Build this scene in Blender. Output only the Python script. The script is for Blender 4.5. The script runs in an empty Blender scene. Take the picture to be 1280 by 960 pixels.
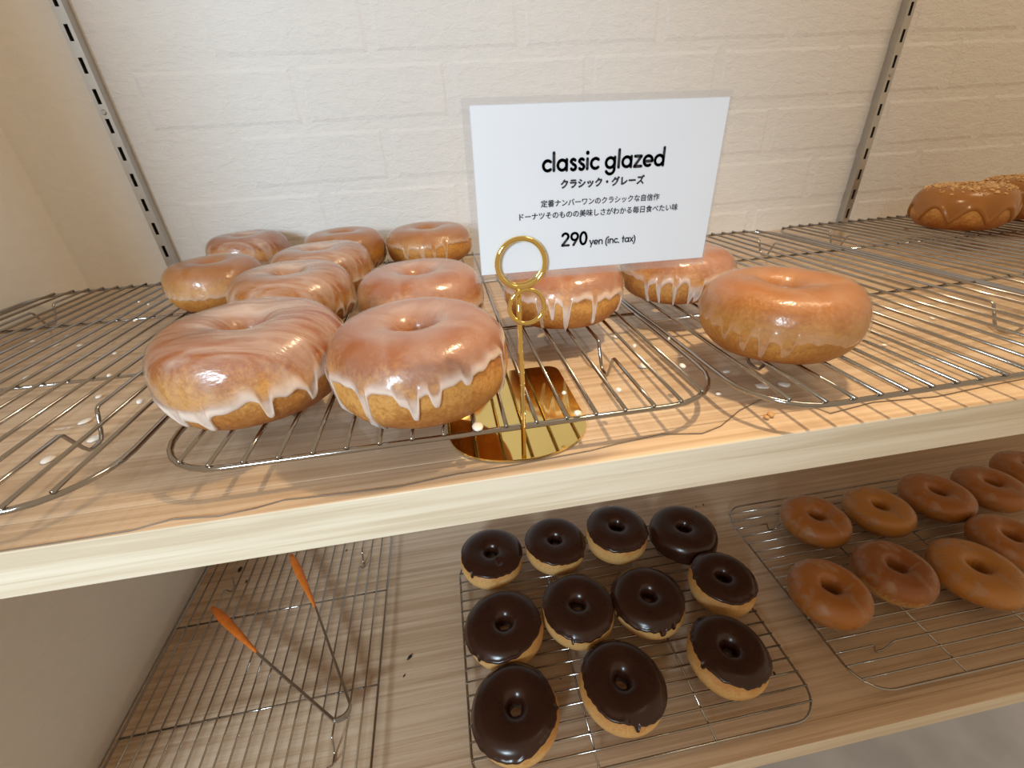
import bpy, bmesh, math, random
import numpy as np
from mathutils import Matrix, Vector

# ------------------------------------------------------------------ camera
F_PX = 536.264
CAM_H = 0.140                      # lens height above the upper shelf (z = 0)
R = np.array([[0.985727, -0.159882, 0.053181],
              [-0.124364, -0.477624, 0.869718],
              [0.113563, 0.863892, 0.490677]])
u_, s_, v_ = np.linalg.svd(R)
R = u_ @ v_                        # rows: camera right / down / forward in (x, y, -z)

scene = bpy.context.scene
col = scene.collection
cam_d = bpy.data.cameras.new('camera')
cam = bpy.data.objects.new('camera', cam_d)
col.objects.link(cam)
rt = Vector((R[0, 0], R[0, 1], -R[0, 2]))
dn = Vector((R[1, 0], R[1, 1], -R[1, 2]))
fw = Vector((R[2, 0], R[2, 1], -R[2, 2]))
cam.matrix_world = Matrix(((rt.x, -dn.x, -fw.x, 0), (rt.y, -dn.y, -fw.y, 0),
                           (rt.z, -dn.z, -fw.z, CAM_H), (0, 0, 0, 1)))
cam_d.sensor_fit = 'HORIZONTAL'
cam_d.sensor_width = 36.0
cam_d.lens = F_PX * 36.0 / 1280.0
cam_d.clip_start = 0.01
cam_d.clip_end = 50
scene.camera = cam

# ------------------------------------------------------------------ light
world = bpy.data.worlds.new('world')
scene.world = world
world.use_nodes = True
bg = world.node_tree.nodes['Background']
bg.inputs['Color'].default_value = (1.0, 0.74, 0.48, 1)
bg.inputs['Strength'].default_value = 0.52

def look(o, tgt):
    o.rotation_euler = (Vector(tgt) - o.location).to_track_quat('-Z', 'Y').to_euler()

def area(name, loc, tgt, sx, sy, power, color):
    d = bpy.data.lights.new(name, 'AREA')
    d.shape = 'RECTANGLE'; d.size = sx; d.size_y = sy
    d.energy = power; d.color = color
    o = bpy.data.objects.new(name, d); col.objects.link(o)
    o.location = loc; look(o, tgt)
    return o

def spot(name, loc, tgt, power, color, size, blend, radius):
    d = bpy.data.lights.new(name, 'SPOT')
    d.energy = power; d.color = color
    d.spot_size = math.radians(size); d.spot_blend = blend
    d.shadow_soft_size = radius
    o = bpy.data.objects.new(name, d); col.objects.link(o)
    o.location = loc; look(o, tgt)
    return o

# daylight: a beam from the shop window behind and to one side of the photographer
spot('window_daylight', (-0.74, -1.0, 0.50), (-0.484, 0.45, 0.02), 85, (0.69, 0.87, 1.0), 60, 0.34, 0.20)

# warm downlight above the upper shelf
spot('shelf_downlight', (0.21, 0.19, 0.42), (0.21, 0.19, 0.0), 6.0, (1.0, 0.76, 0.45), 125, 0.8, 0.010)

# added warm fill from above, brightens wall and shelf; no known fixture
area('warm_fill', (0.85, 0.15, 1.35), (0.7, 0.4, 0.0), 0.4, 0.4, 4.6, (1.0, 0.76, 0.50))

vs = scene.view_settings
vs.view_transform = 'Standard'
vs.look = 'None'
vs.exposure = 0.0
vs.gamma = 1.0
vs.use_curve_mapping = False

# ------------------------------------------------------------------ helpers
def ray(x, y):
    d = R.T @ np.array([x - 640.0, y - 480.0, F_PX])
    return np.array([d[0], d[1], -d[2]])

def onz(x, y, z):
    """point where the photo ray through pixel (x, y) meets the level z"""
    d = ray(x, y)
    p = np.array([0, 0, CAM_H]) + d * (z - CAM_H) / d[2]
    return Vector((p[0], p[1], p[2]))

def link(name, me, mat=None, parent=None, loc=None):
    o = bpy.data.objects.new(name, me)
    col.objects.link(o)
    if mat is not None and me is not None and len(me.materials) == 0:
        me.materials.append(mat)
    if parent is not None:
        o.parent = parent
    if loc is not None:
        o.location = loc
    return o

def tag(o, label, cat=None, group=None, kind=None):
    if label: o['label'] = label
    if cat: o['category'] = cat
    if group: o['group'] = group
    if kind: o['kind'] = kind
    return o

def empty(name, loc=(0, 0, 0), rot=(0, 0, 0)):
    o = bpy.data.objects.new(name, None)
    o.empty_display_size = 0.01
    col.objects.link(o)
    o.location = loc
    o.rotation_euler = rot
    return o

def mesh(name, verts, faces, smooth=False):
    me = bpy.data.meshes.new(name)
    me.from_pydata([tuple(v) for v in verts], [], faces)
    me.update()
    if smooth:
        me.polygons.foreach_set('use_smooth', [True] * len(me.polygons))
    return me

def box_mesh(name, x0, x1, y0, y1, z0, z1, bev=0.0, seg=2):
    bm = bmesh.new()
    bmesh.ops.create_cube(bm, size=1)
    for v in bm.verts:
        v.co = Vector((x0 + (v.co.x + .5) * (x1 - x0), y0 + (v.co.y + .5) * (y1 - y0), z0 + (v.co.z + .5) * (z1 - z0)))
    if bev > 0:
        bmesh.ops.bevel(bm, geom=list(bm.edges), offset=bev, segments=seg, profile=0.6, affect='EDGES')
    me = bpy.data.meshes.new(name)
    bm.to_mesh(me); bm.free()
    return me

def tube_data(pts, rad, n=8, closed=False, caps=True):
    """verts and faces of a tube along pts (list of 3-vectors)"""
    P = [Vector(p) for p in pts]
    m = len(P)
    rads = rad if isinstance(rad, (list, tuple)) else [rad] * m
    V, Fc = [], []
    up = None
    for i in range(m):
        a = P[i - 1] if (i > 0 or closed) else P[i]
        b = P[(i + 1) % m] if (i < m - 1 or closed) else P[i]
        t = (b - a).normalized()
        if up is None:
            ref = Vector((0, 0, 1)) if abs(t.z) < 0.9 else Vector((1, 0, 0))
            up = (ref - t * ref.dot(t)).normalized()
        else:
            up = (up - t * up.dot(t)).normalized()
        sd = t.cross(up)
        for k in range(n):
            an = 2 * math.pi * k / n
            V.append(P[i] + (up * math.cos(an) + sd * math.sin(an)) * rads[i])
    rng = m if closed else m - 1
    for i in range(rng):
        j = (i + 1) % m
        for k in range(n):
            l = (k + 1) % n
            Fc.append((i * n + k, i * n + l, j * n + l, j * n + k))
    if caps and not closed:
        Fc.append(tuple(range(n - 1, -1, -1)))
        Fc.append(tuple((m - 1) * n + k for k in range(n)))
    return V, Fc

def tube(name, pts, rad, n=8, closed=False):
    V, Fc = tube_data(pts, rad, n, closed)
    return mesh(name, V, Fc, True)

# ------------------------------------------------------------------ materials
def newmat(name):
    m = bpy.data.materials.new(name)
    m.use_nodes = True
    nt = m.node_tree
    for n in list(nt.nodes):
        nt.nodes.remove(n)
    out = nt.nodes.new('ShaderNodeOutputMaterial')
    return m, nt, out

def N(nt, typ, **kw):
    n = nt.nodes.new(typ)
    for k, v in kw.items():
        if k.startswith('_'):
            setattr(n, k[1:], v)
        else:
            n.inputs[k.replace('__', ' ')].default_value = v
    return n

def ramp(nt, fac, stops):
    r = nt.nodes.new('ShaderNodeValToRGB')
    els = r.color_ramp.elements
    while len(els) < len(stops):
        els.new(0.5)
    for e, (p, c) in zip(els, stops):
        e.position = p
        e.color = (c[0], c[1], c[2], 1)
    nt.links.new(fac, r.inputs[0])
    return r

def coords(nt, scale=(1, 1, 1), kind='Object'):
    tc = nt.nodes.new('ShaderNodeTexCoord')
    mp = nt.nodes.new('ShaderNodeMapping')
    mp.inputs['Scale'].default_value = scale
    nt.links.new(tc.outputs[kind], mp.inputs[0])
    return mp.outputs[0]

def simple(name, color, rough=0.5, metal=0.0, noise=0.0, nscale=40, bump=0.0, bscale=200, spec=0.5):
    m, nt, out = newmat(name)
    b = N(nt, 'ShaderNodeBsdfPrincipled', Roughness=rough, Metallic=metal)
    b.inputs['Specular IOR Level'].default_value = spec
    co = coords(nt)
    nz = N(nt, 'ShaderNodeTexNoise', Scale=nscale, Detail=4.0)
    nt.links.new(co, nz.inputs['Vector'])
    lo = tuple(c * (1 - noise) for c in color); hi = tuple(min(1, c * (1 + noise)) for c in color)
    r = ramp(nt, nz.outputs['Fac'], [(0.3, lo), (0.7, hi)])
    nt.links.new(r.outputs[0], b.inputs['Base Color'])
    if bump > 0:
        n2 = N(nt, 'ShaderNodeTexNoise', Scale=bscale, Detail=5.0)
        nt.links.new(co, n2.inputs['Vector'])
        bp = N(nt, 'ShaderNodeBump', Strength=bump, Distance=0.002)
        nt.links.new(n2.outputs['Fac'], bp.inputs['Height'])
        nt.links.new(bp.outputs[0], b.inputs['Normal'])
    nt.links.new(b.outputs[0], out.inputs[0])
    return m

def wood(name, dark, mid, light, rough=0.5, xs=3.0, ys=190.0):
    m, nt, out = newmat(name)
    b = N(nt, 'ShaderNodeBsdfPrincipled', Roughness=rough)
    co = coords(nt, (xs, ys, ys))
    n1 = N(nt, 'ShaderNodeTexNoise', Scale=1.0, Detail=3.0, Distortion=0.6)
    nt.links.new(co, n1.inputs['Vector'])
    co2 = coords(nt, (xs * 5, ys * 4, ys * 4))
    n2 = N(nt, 'ShaderNodeTexNoise', Scale=1.0, Detail=4.0)
    nt.links.new(co2, n2.inputs['Vector'])
    co3 = coords(nt, (0.9, 9, 9))
    n3 = N(nt, 'ShaderNodeTexNoise', Scale=1.0, Detail=2.0, Distortion=1.0)
    nt.links.new(co3, n3.inputs['Vector'])
    mx = N(nt, 'ShaderNodeMath', _operation='MULTIPLY_ADD')
    nt.links.new(n1.outputs['Fac'], mx.inputs[0]); mx.inputs[1].default_value = 0.5
    m2 = N(nt, 'ShaderNodeMath', _operation='MULTIPLY')
    nt.links.new(n2.outputs['Fac'], m2.inputs[0]); m2.inputs[1].default_value = 0.2
    nt.links.new(m2.outputs[0], mx.inputs[2])
    m3 = N(nt, 'ShaderNodeMath', _operation='MULTIPLY_ADD')
    nt.links.new(n3.outputs['Fac'], m3.inputs[0]); m3.inputs[1].default_value = 0.3
    nt.links.new(mx.outputs[0], m3.inputs[2])
    r = ramp(nt, m3.outputs[0], [(0.42, dark), (0.5, mid), (0.58, light)])
    nt.links.new(r.outputs[0], b.inputs['Base Color'])
    bp = N(nt, 'ShaderNodeBump', Strength=0.2, Distance=0.001)
    nt.links.new(n2.outputs['Fac'], bp.inputs['Height'])
    nt.links.new(bp.outputs[0], b.inputs['Normal'])
    nt.links.new(b.outputs[0], out.inputs[0])
    return m

def plaster(name, color, strength=0.35):
    m, nt, out = newmat(name)
    b = N(nt, 'ShaderNodeBsdfPrincipled', Roughness=0.75)
    co = coords(nt, (1, 1, 2.2))
    n1 = N(nt, 'ShaderNodeTexNoise', Scale=55.0, Detail=6.0, Distortion=0.8)
    n2 = N(nt, 'ShaderNodeTexNoise', Scale=420.0, Detail=3.0)
    nt.links.new(co, n1.inputs['Vector']); nt.links.new(co, n2.inputs['Vector'])
    ad = N(nt, 'ShaderNodeMath', _operation='MULTIPLY_ADD')
    nt.links.new(n2.outputs['Fac'], ad.inputs[0]); ad.inputs[1].default_value = 0.35
    nt.links.new(n1.outputs['Fac'], ad.inputs[2])
    bp = N(nt, 'ShaderNodeBump', Strength=strength, Distance=0.004)
    nt.links.new(ad.outputs[0], bp.inputs['Height'])
    nt.links.new(bp.outputs[0], b.inputs['Normal'])
    r = ramp(nt, n1.outputs['Fac'], [(0.3, tuple(c * .965 for c in color)), (0.7, color)])
    nt.links.new(r.outputs[0], b.inputs['Base Color'])
    nt.links.new(b.outputs[0], out.inputs[0])
    return m

def outer_only(nt, fr):
    """the film mirrors on its outer face only (no total reflection from inside)"""
    ge = nt.nodes.new('ShaderNodeNewGeometry')
    inv = N(nt, 'ShaderNodeMath', _operation='SUBTRACT')
    inv.inputs[0].default_value = 1.0
    nt.links.new(ge.outputs['Backfacing'], inv.inputs[1])
    mu = N(nt, 'ShaderNodeMath', _operation='MULTIPLY')
    nt.links.new(fr.outputs[0], mu.inputs[0]); nt.links.new(inv.outputs[0], mu.inputs[1])
    return mu.outputs[0]

def film(name, tint=(1, 1, 1), rough=0.05, ior=1.45, haze=0.0):
    """thin clear plastic: passes light, reflects by fresnel"""
    m, nt, out = newmat(name)
    t = N(nt, 'ShaderNodeBsdfTransparent', Color=(*tint, 1))
    if haze > 0:
        df = N(nt, 'ShaderNodeBsdfDiffuse', Color=(0.8, 0.8, 0.8, 1))
        mh = N(nt, 'ShaderNodeMixShader'); mh.inputs[0].default_value = haze
        nt.links.new(t.outputs[0], mh.inputs[1]); nt.links.new(df.outputs[0], mh.inputs[2])
        base = mh
    else:
        base = t
    g = N(nt, 'ShaderNodeBsdfGlossy', Roughness=rough)
    fr = N(nt, 'ShaderNodeFresnel', IOR=ior)
    co = coords(nt)
    nz = N(nt, 'ShaderNodeTexNoise', Scale=14.0, Detail=1.0)
    nt.links.new(co, nz.inputs['Vector'])
    bp = N(nt, 'ShaderNodeBump', Strength=0.06, Distance=0.01)
    nt.links.new(nz.outputs['Fac'], bp.inputs['Height'])
    nt.links.new(bp.outputs[0], g.inputs['Normal'])
    mx = N(nt, 'ShaderNodeMixShader')
    nt.links.new(outer_only(nt, fr), mx.inputs[0])
    nt.links.new(base.outputs[0], mx.inputs[1]); nt.links.new(g.outputs[0], mx.inputs[2])
    nt.links.new(mx.outputs[0], out.inputs[0])
    return m

def dough(name, low, band, top, rough=0.45, lowpos=0.26):
    """fried dough: brown base and crown, pale ring around the middle (attribute hgt = 0..1 height)"""
    m, nt, out = newmat(name)
    b = N(nt, 'ShaderNodeBsdfPrincipled', Roughness=rough)
    b.inputs['Subsurface Weight'].default_value = 0.15
    b.inputs['Subsurface Radius'].default_value = (0.006, 0.003, 0.0012)
    b.inputs['Subsurface Scale'].default_value = 1.0
    at = N(nt, 'ShaderNodeAttribute', _attribute_name='hgt')
    co = coords(nt)
    n1 = N(nt, 'ShaderNodeTexNoise', Scale=38.0, Detail=5.0, Distortion=0.5)
    n2 = N(nt, 'ShaderNodeTexNoise', Scale=420.0, Detail=6.0, Roughness=0.65)
    nt.links.new(co, n1.inputs['Vector']); nt.links.new(co, n2.inputs['Vector'])
    a = N(nt, 'ShaderNodeMath', _operation='MULTIPLY_ADD')
    nt.links.new(n1.outputs['Fac'], a.inputs[0]); a.inputs[1].default_value = 0.7
    nt.links.new(at.outputs['Fac'], a.inputs[2])
    a2 = N(nt, 'ShaderNodeMath', _operation='MULTIPLY_ADD')
    nt.links.new(n2.outputs['Fac'], a2.inputs[0]); a2.inputs[1].default_value = 0.8
    nt.links.new(a.outputs[0], a2.inputs[2])
    a3 = N(nt, 'ShaderNodeMath', _operation='MULTIPLY_ADD')     # back to 0..1
    nt.links.new(a2.outputs[0], a3.inputs[0]); a3.inputs[1].default_value = 0.5; a3.inputs[2].default_value = -0.125
    r = ramp(nt, a3.outputs[0], [(lowpos, low), (max(0.40, lowpos + .03), tuple(.55 * x + .45 * y for x, y in zip(low, band))), (0.48, band),
                                 (0.56, tuple(.5 * x + .5 * y for x, y in zip(band, top))), (0.68, top)])
    nt.links.new(r.outputs[0], b.inputs['Base Color'])
    bp = N(nt, 'ShaderNodeBump', Strength=0.4, Distance=0.0015)
    nt.links.new(n2.outputs['Fac'], bp.inputs['Height'])
    nt.links.new(bp.outputs[0], b.inputs['Normal'])
    nt.links.new(b.outputs[0], out.inputs[0])
    return m

def glaze_mat(name, color, lo, hi, edge, rough=0.12, streak=(1, 1, 1), nscale=28.0):
    """sugar glaze: thin where the film is thin, whiter where it pools (attribute thick)"""
    m, nt, out = newmat(name)
    t = N(nt, 'ShaderNodeBsdfTransparent', Color=(1, .99, .97, 1))
    d = N(nt, 'ShaderNodeBsdfPrincipled', Roughness=0.35)
    d.inputs['Base Color'].default_value = (*color, 1)
    d.inputs['Subsurface Weight'].default_value = 0.3
    d.inputs['Subsurface Radius'].default_value = (0.004, 0.003, 0.002)
    d.inputs['Subsurface Scale'].default_value = 1.0
    co = coords(nt, streak)
    n1 = N(nt, 'ShaderNodeTexNoise', Scale=nscale, Detail=4.0, Distortion=1.2)
    nt.links.new(co, n1.inputs['Vector'])
    mr = N(nt, 'ShaderNodeMapRange')
    nt.links.new(n1.outputs['Fac'], mr.inputs['Value'])
    mr.inputs['From Min'].default_value = 0.36; mr.inputs['From Max'].default_value = 0.68
    mr.inputs['To Min'].default_value = lo; mr.inputs['To Max'].default_value = hi
    at = N(nt, 'ShaderNodeAttribute', _attribute_name='thick')
    ma = N(nt, 'ShaderNodeMath', _operation='MULTIPLY_ADD')
    nt.links.new(at.outputs['Fac'], ma.inputs[0]); ma.inputs[1].default_value = edge
    nt.links.new(mr.outputs[0], ma.inputs[2]); ma.use_clamp = True
    mx = N(nt, 'ShaderNodeMixShader')
    nt.links.new(ma.outputs[0], mx.inputs[0])
    nt.links.new(t.outputs[0], mx.inputs[1]); nt.links.new(d.outputs[0], mx.inputs[2])
    g = N(nt, 'ShaderNodeBsdfGlossy', Roughness=rough)
    n2 = N(nt, 'ShaderNodeTexNoise', Scale=120.0, Detail=3.0)
    nt.links.new(co, n2.inputs['Vector'])
    bp = N(nt, 'ShaderNodeBump', Strength=0.30, Distance=0.002)
    nt.links.new(n2.outputs['Fac'], bp.inputs['Height'])
    nt.links.new(bp.outputs[0], g.inputs['Normal'])
    fr = N(nt, 'ShaderNodeFresnel', IOR=1.48)
    m2 = N(nt, 'ShaderNodeMixShader')
    nt.links.new(outer_only(nt, fr), m2.inputs[0])
    nt.links.new(mx.outputs[0], m2.inputs[1]); nt.links.new(g.outputs[0], m2.inputs[2])
    nt.links.new(m2.outputs[0], out.inputs[0])
    return m

M = {}
M['wall'] = plaster('white_plaster', (0.74, 0.74, 0.735), 0.4)
M['sidewall'] = plaster('beige_plaster', (0.84, 0.83, 0.80), 0.15)
M['floor'] = simple('grey_concrete', (0.62, 0.70, 0.86), 0.7, noise=0.12, nscale=9, bump=0.1)
M['shelf'] = wood('pine_top', (0.52, 0.36, 0.23), (0.63, 0.46, 0.31), (0.71, 0.545, 0.39), 0.5)
M['shelf_edge'] = wood('pine_edge', (0.66, 0.57, 0.42), (0.77, 0.69, 0.54), (0.84, 0.77, 0.63), 0.55, 4.0, 150)
M['film'] = film('clear_film', (0.97, 0.97, 0.97), 0.07, 1.4)
M['film_edge'] = simple('film_edge', (0.16, 0.12, 0.09), 0.3)
M['chrome'] = simple('chrome_wire', (0.40, 0.385, 0.37), 0.11, 1.0, noise=0.05)
M['rail'] = simple('zinc_rail', (0.52, 0.51, 0.49), 0.34, 0.9, noise=0.04)
M['rail_shade'] = simple('rail_inner_shade', (0.02, 0.02, 0.02), 0.6)  # near-black: shade inside the rail put into the colour
M['steel'] = simple('steel', (0.45, 0.44, 0.43), 0.3, 1.0, noise=0.06)
M['gold'] = simple('polished_gold', (0.83, 0.62, 0.22), 0.06, 1.0, noise=0.02)
M['orange'] = simple('orange_silicone', (0.80, 0.21, 0.02), 0.5, noise=0.12, nscale=90, bump=0.2)
M['paper'] = simple('card_paper', (0.78, 0.82, 0.90), 0.45, noise=0.01)
M['ink'] = simple('black_ink', (0.025, 0.022, 0.03), 0.6)
M['laminate'] = film('laminate', (0.92, 0.92, 0.93), 0.08, 1.5, 0.10)
M['dough_ring'] = dough('yeast_dough', (0.31, 0.095, 0.013), (0.62, 0.32, 0.085), (0.29, 0.078, 0.012))
M['dough_gold'] = dough('yeast_dough_gold', (0.30, 0.098, 0.012), (0.52, 0.25, 0.055), (0.32, 0.105, 0.014))
M['dough_pale'] = dough('yeast_dough_pale', (0.50, 0.225, 0.055), (0.70, 0.44, 0.17), (0.52, 0.24, 0.06), 0.5)
M['dough_cake'] = dough('brown_dough', (0.28, 0.09, 0.010), (0.46, 0.18, 0.022), (0.42, 0.145, 0.016), 0.5)
M['dough_cake_gold'] = dough('golden_brown_dough', (0.36, 0.13, 0.015), (0.54, 0.24, 0.036), (0.52, 0.22, 0.030), 0.5)
M['dough_cake_rim'] = dough('brown_dough_pale_rim', (0.62, 0.38, 0.13), (0.42, 0.15, 0.02), (0.31, 0.095, 0.012), 0.5, 0.42)
M['glaze'] = glaze_mat('sugar_glaze', (0.86, 0.72, 0.65), 0.02, 0.22, 0.72, rough=.2)
M['glaze_streak'] = glaze_mat('sugar_glaze_streaked', (0.86, 0.73, 0.65), -0.02, 0.34, 0.72, rough=.2, streak=(0.7, 3.4, 1.0), nscale=30.0)
M['glaze_thin'] = glaze_mat('sugar_glaze_thin', (0.86, 0.68, 0.52), 0.0, 0.16, 0.36, rough=.2)
M['glaze_faint'] = glaze_mat('sugar_glaze_faint', (0.86, 0.66, 0.48), 0.0, 0.15, 0.20, rough=.2)
M['glaze_brown'] = glaze_mat('thin_brown_glaze', (0.72, 0.50, 0.33), -0.25, 0.34, 0.0, rough=0.4, nscale=48)
M['choc'] = simple('chocolate', (0.032, 0.0095, 0.005), 0.25, noise=0.15, bump=0.06, bscale=60)
M['caramel'] = simple('caramel_icing', (0.33, 0.135, 0.028), 0.22, noise=0.08)
M['nut'] = simple('chopped_nut', (0.66, 0.42, 0.19), 0.5, noise=0.25, nscale=300)
M['drop'] = simple('dried_glaze', (0.82, 0.78, 0.73), 0.3)
M['crumb'] = simple('chocolate_crumb', (0.02, 0.01, 0.008), 0.5)
M['crumb_dough'] = simple('dough_crumb', (0.60, 0.33, 0.13), 0.7)

# ------------------------------------------------------------------ setting
WALL_Y = 0.622
WALL_X = -0.457
YF, YF2 = 0.1577, 0.164            # front edges of the two shelves
Z2 = -0.445                        # top of the lower shelf
RH = 0.0195                        # wire level of a cooling rack above its shelf
FLOOR_Z = -1.15

o = link('wall_back', box_mesh('wall_back', WALL_X - .1, 1.5, WALL_Y, WALL_Y + .1, FLOOR_Z, 0.9), M['wall'])
tag(o, 'off-white plastered brick wall behind the shelves', None, None, 'structure')
o2 = tag(link('wall_return', box_mesh('wall_return', WALL_X, -0.3502, WALL_Y - .0016, WALL_Y, FLOOR_Z, 0.9), M['sidewall']), 'smooth beige strip of wall between the slotted rail and the side wall', None, None, 'structure')
wall_back = o
o = link('wall_left', box_mesh('wall_left', WALL_X - .1, WALL_X, 0.03, WALL_Y, FLOOR_Z, 0.9), M['sidewall'])
tag(o, 'smooth beige side wall at the end of the shelves', None, None, 'structure')
o = link('floor', box_mesh('floor', WALL_X - .1, 1.5, -1.6, WALL_Y, FLOOR_Z - .05, FLOOR_Z), M['floor'])
tag(o, 'grey concrete floor below the shelves', None, None, 'structure')

# bricks: soft-edged painted blocks, running bond
rnd = random.Random(4)
BL, BP, JT = 0.1715, 0.0645, 0.0068
def brick_mesh(i, w, h):
    t = 0.0008
    ins = 0.0055
    nx = 6
    def outline(k, y):
        pts = []
        for s in range(nx):
            pts.append((-w / 2 + k + (w - 2 * k) * s / nx, y, -h / 2 + k + rnd.uniform(-.0009, .0009)))
        for s in range(2):
            pts.append((w / 2 - k + rnd.uniform(-.0009, .0009), y, -h / 2 + k + (h - 2 * k) * s / 2))
        for s in range(nx):
            pts.append((w / 2 - k - (w - 2 * k) * s / nx, y, h / 2 - k + rnd.uniform(-.0009, .0009)))
        for s in range(2):
            pts.append((-w / 2 + k + rnd.uniform(-.0009, .0009), y, h / 2 - k - (h - 2 * k) * s / 2))
        return pts
    a = outline(0, 0.0004); b = outline(ins, -t)
    n = len(a)
    Fc = [(k, (k + 1) % n, n + (k + 1) % n, n + k) for k in range(n)]
    Fc.append(tuple(range(n, 2 * n)))
    return mesh('brick', a + b, Fc)
variants = [brick_mesh(i, BL - JT, BP - JT) for i in range(5)]
for row in range(-4, 4):
    zc = 0.2349 + BP * row + (BP - JT) / 2
    off = -0.2256 if row % 2 == 0 else -0.1423
    k = 0
    for c in range(-1, 10):
        xj = off + c * BL                      # joint at the brick's near end
        xa = xj + JT / 2
        if xa < -0.335 or xa + BL > 1.46:
            continue
        b = link('brick', variants[(row * 3 + c) % 5], M['wall'], wall_back,
                 (xa + (BL - JT) / 2, WALL_Y, zc))

# slotted shelf rails
def rail(x0, label):
    w, d = 0.0108, 0.012
    z0, z1 = -0.43, 0.62
    root = empty('slotted_rail', (x0 + w / 2, WALL_Y, z0))
    tag(root, label, 'shelf rail', 'slotted wall rails')
    V, Fc = [], []
    def bx(xa, xb, ya, yb, za, zb):
        i = len(V)
        for z in (za, zb):
            for (x, y) in ((xa, ya), (xb, ya), (xb, yb), (xa, yb)):
                V.append((x, y, z))
        Fc.extend([(i, i + 3, i + 2, i + 1), (i + 4, i + 5, i + 6, i + 7), (i, i + 1, i + 5, i + 4),
                   (i + 1, i + 2, i + 6, i + 5), (i + 2, i + 3, i + 7, i + 6), (i + 3, i, i + 4, i + 7)])
    L = z1 - z0
    t = 0.0012
    bx(-w / 2, -w / 2 + t, -d, 0, 0, L)
    bx(w / 2 - t, w / 2, -d, 0, 0, L)
    sw = 0.0019                                # half slot width
    bx(-w / 2 + t, -sw, -d, -d + t, 0, L)
    bx(sw, w / 2 - t, -d, -d + t, 0, L)
    pitch, sl = 0.0268, 0.0135
    zs = (0.2588 - z0) % pitch - sl / 2 - pitch
    zb = 0.0
    while zb < L:
        za = max(0, zs + sl)
        ze = min(L, zs + pitch)
        if ze > za:
            bx(-sw, sw, -d, -d + t, za, ze)
        zs += pitch
        zb = zs + sl
    link('rail_channel', mesh('rail_channel', V, Fc), M['rail'], root)
    link('slot_shade', box_mesh('slot_shade', -w / 2 + t, w / 2 - t, -d * .45, -0.0002, 0.001, L - 0.001), M['rail_shade'], root)  # added black block, paints the shade seen through the slots
    # a countersunk screw between two slots
    bm = bmesh.new()
    bmesh.ops.create_cone(bm, cap_ends=True, segments=16, radius1=0.0028, radius2=0.0020, depth=0.0012,
                          matrix=Matrix.Translation((0, -d - 0.0004, 0.1912 - z0)) @ Matrix.Rotation(math.pi / 2, 4, 'X'))
    me = bpy.data.meshes.new('screw'); bm.to_mesh(me); bm.free()
    sc = link('screw', me, M['steel'], root)
    return root
rail(-0.3502, 'slotted metal shelf rail on the white wall beside the beige side wall')
rail(0.6080, 'slotted metal shelf rail on the white wall near the nut-topped donuts')

# shelves
def shelf(yf, z, thick, label):
    root = empty('wall_shelf', (0.4, WALL_Y, z - thick))
    tag(root, label, 'shelf', 'pine wall shelves')
    inv = Matrix.Translation((-0.4, -WALL_Y, -(z - thick)))
    me = box_mesh('shelf_board', WALL_X + .003, 1.45, yf + 0.0185, WALL_Y - 0.0005, z - thick, z)
    me.transform(inv)
    link('shelf_board', me, M['shelf'], root)
    me = box_mesh('front_edging', WALL_X + .003, 1.45, yf, yf + 0.0185, z - thick, z, 0.0009, 2)
    me.transform(inv)
    # the lip's top runs on as the board's own surface
    me.materials.append(M['shelf_edge']); me.materials.append(M['shelf'])
    for p in me.polygons:
        if p.normal.z > 0.8:
            p.material_index = 1
    link('front_edging', me, None, root)
    return root
shelf(YF, 0.0, 0.0275, 'upper pine shelf holding the glazed donuts and the price card')
shelf(YF2, Z2, 0.030, 'lower pine shelf holding the chocolate donuts and orange-tipped tongs')

# clear plastic sheet laid over the upper shelf, its front edge cut unevenly
epx = [(0, 691), (60, 681), (109, 671), (164, 662), (215, 648), (273, 644), (320, 634), (355, 624), (430, 616), (500, 607), (570, 592),
       (640, 581), (677, 574), (740, 562), (771, 554), (800, 548), (827, 542), (878, 541), (901, 532), (925, 512), (952, 499), (1006, 504),
       (1014, 514), (1038, 516), (1092, 502), (1171, 495), (1237, 481), (1280, 473)]
E_ = [onz(x, y, 0.0008) for x, y in epx]
for i, p in enumerate(E_):
    p.y = max(p.y, YF + 0.0006)
ep = [Vector((WALL_X + .006, E_[0].y, .0008))] + E_
ep = [p for i, p in enumerate(ep) if i == 0 or p.x > ep[i - 1].x + 1e-4 or i < 4]
ep += [Vector((0.5, 0.17, .0008)), Vector((1.44, 0.166, .0008))]
V, Fc = [], []
rows = 5
for i, p in enumerate(ep):
    for j in range(rows):
        f = j / (rows - 1)
        V.append((p.x, p.y + (WALL_Y - 0.004 - p.y) * f, 0.0008))
for i in range(len(ep) - 1):
    for j in range(rows - 1):
        Fc.append((i * rows + j, (i + 1) * rows + j, (i + 1) * rows + j + 1, i * rows + j + 1))
root = empty('plastic_sheet', (0, 0.4, 0))
tag(root, 'clear plastic sheet covering the upper shelf under the racks', 'plastic sheet')
me = mesh('sheet', V, Fc); me.transform(Matrix.Translation((0, -0.4, 0)))
link('sheet', me, M['film'], root)
me = tube('cut_edge', [p - Vector((0, .4, 0.0003)) for p in ep], 0.00028, 5)
link('cut_edge', me, M['film_edge'], root)
root = tag(link('plastic_sheet', mesh('sheet_lower', [(WALL_X + .3, YF2 + .012, .0008), (1.42, YF2 + .012, .0008), (1.42, WALL_Y - .01, .0008), (WALL_X + .3, WALL_Y - .01, .0008)],
          [(0, 1, 2, 3)]), M['film'], None, (0, 0, Z2)), 'clear plastic sheet covering the lower shelf under the chocolate donuts', 'plastic sheet')

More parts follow.
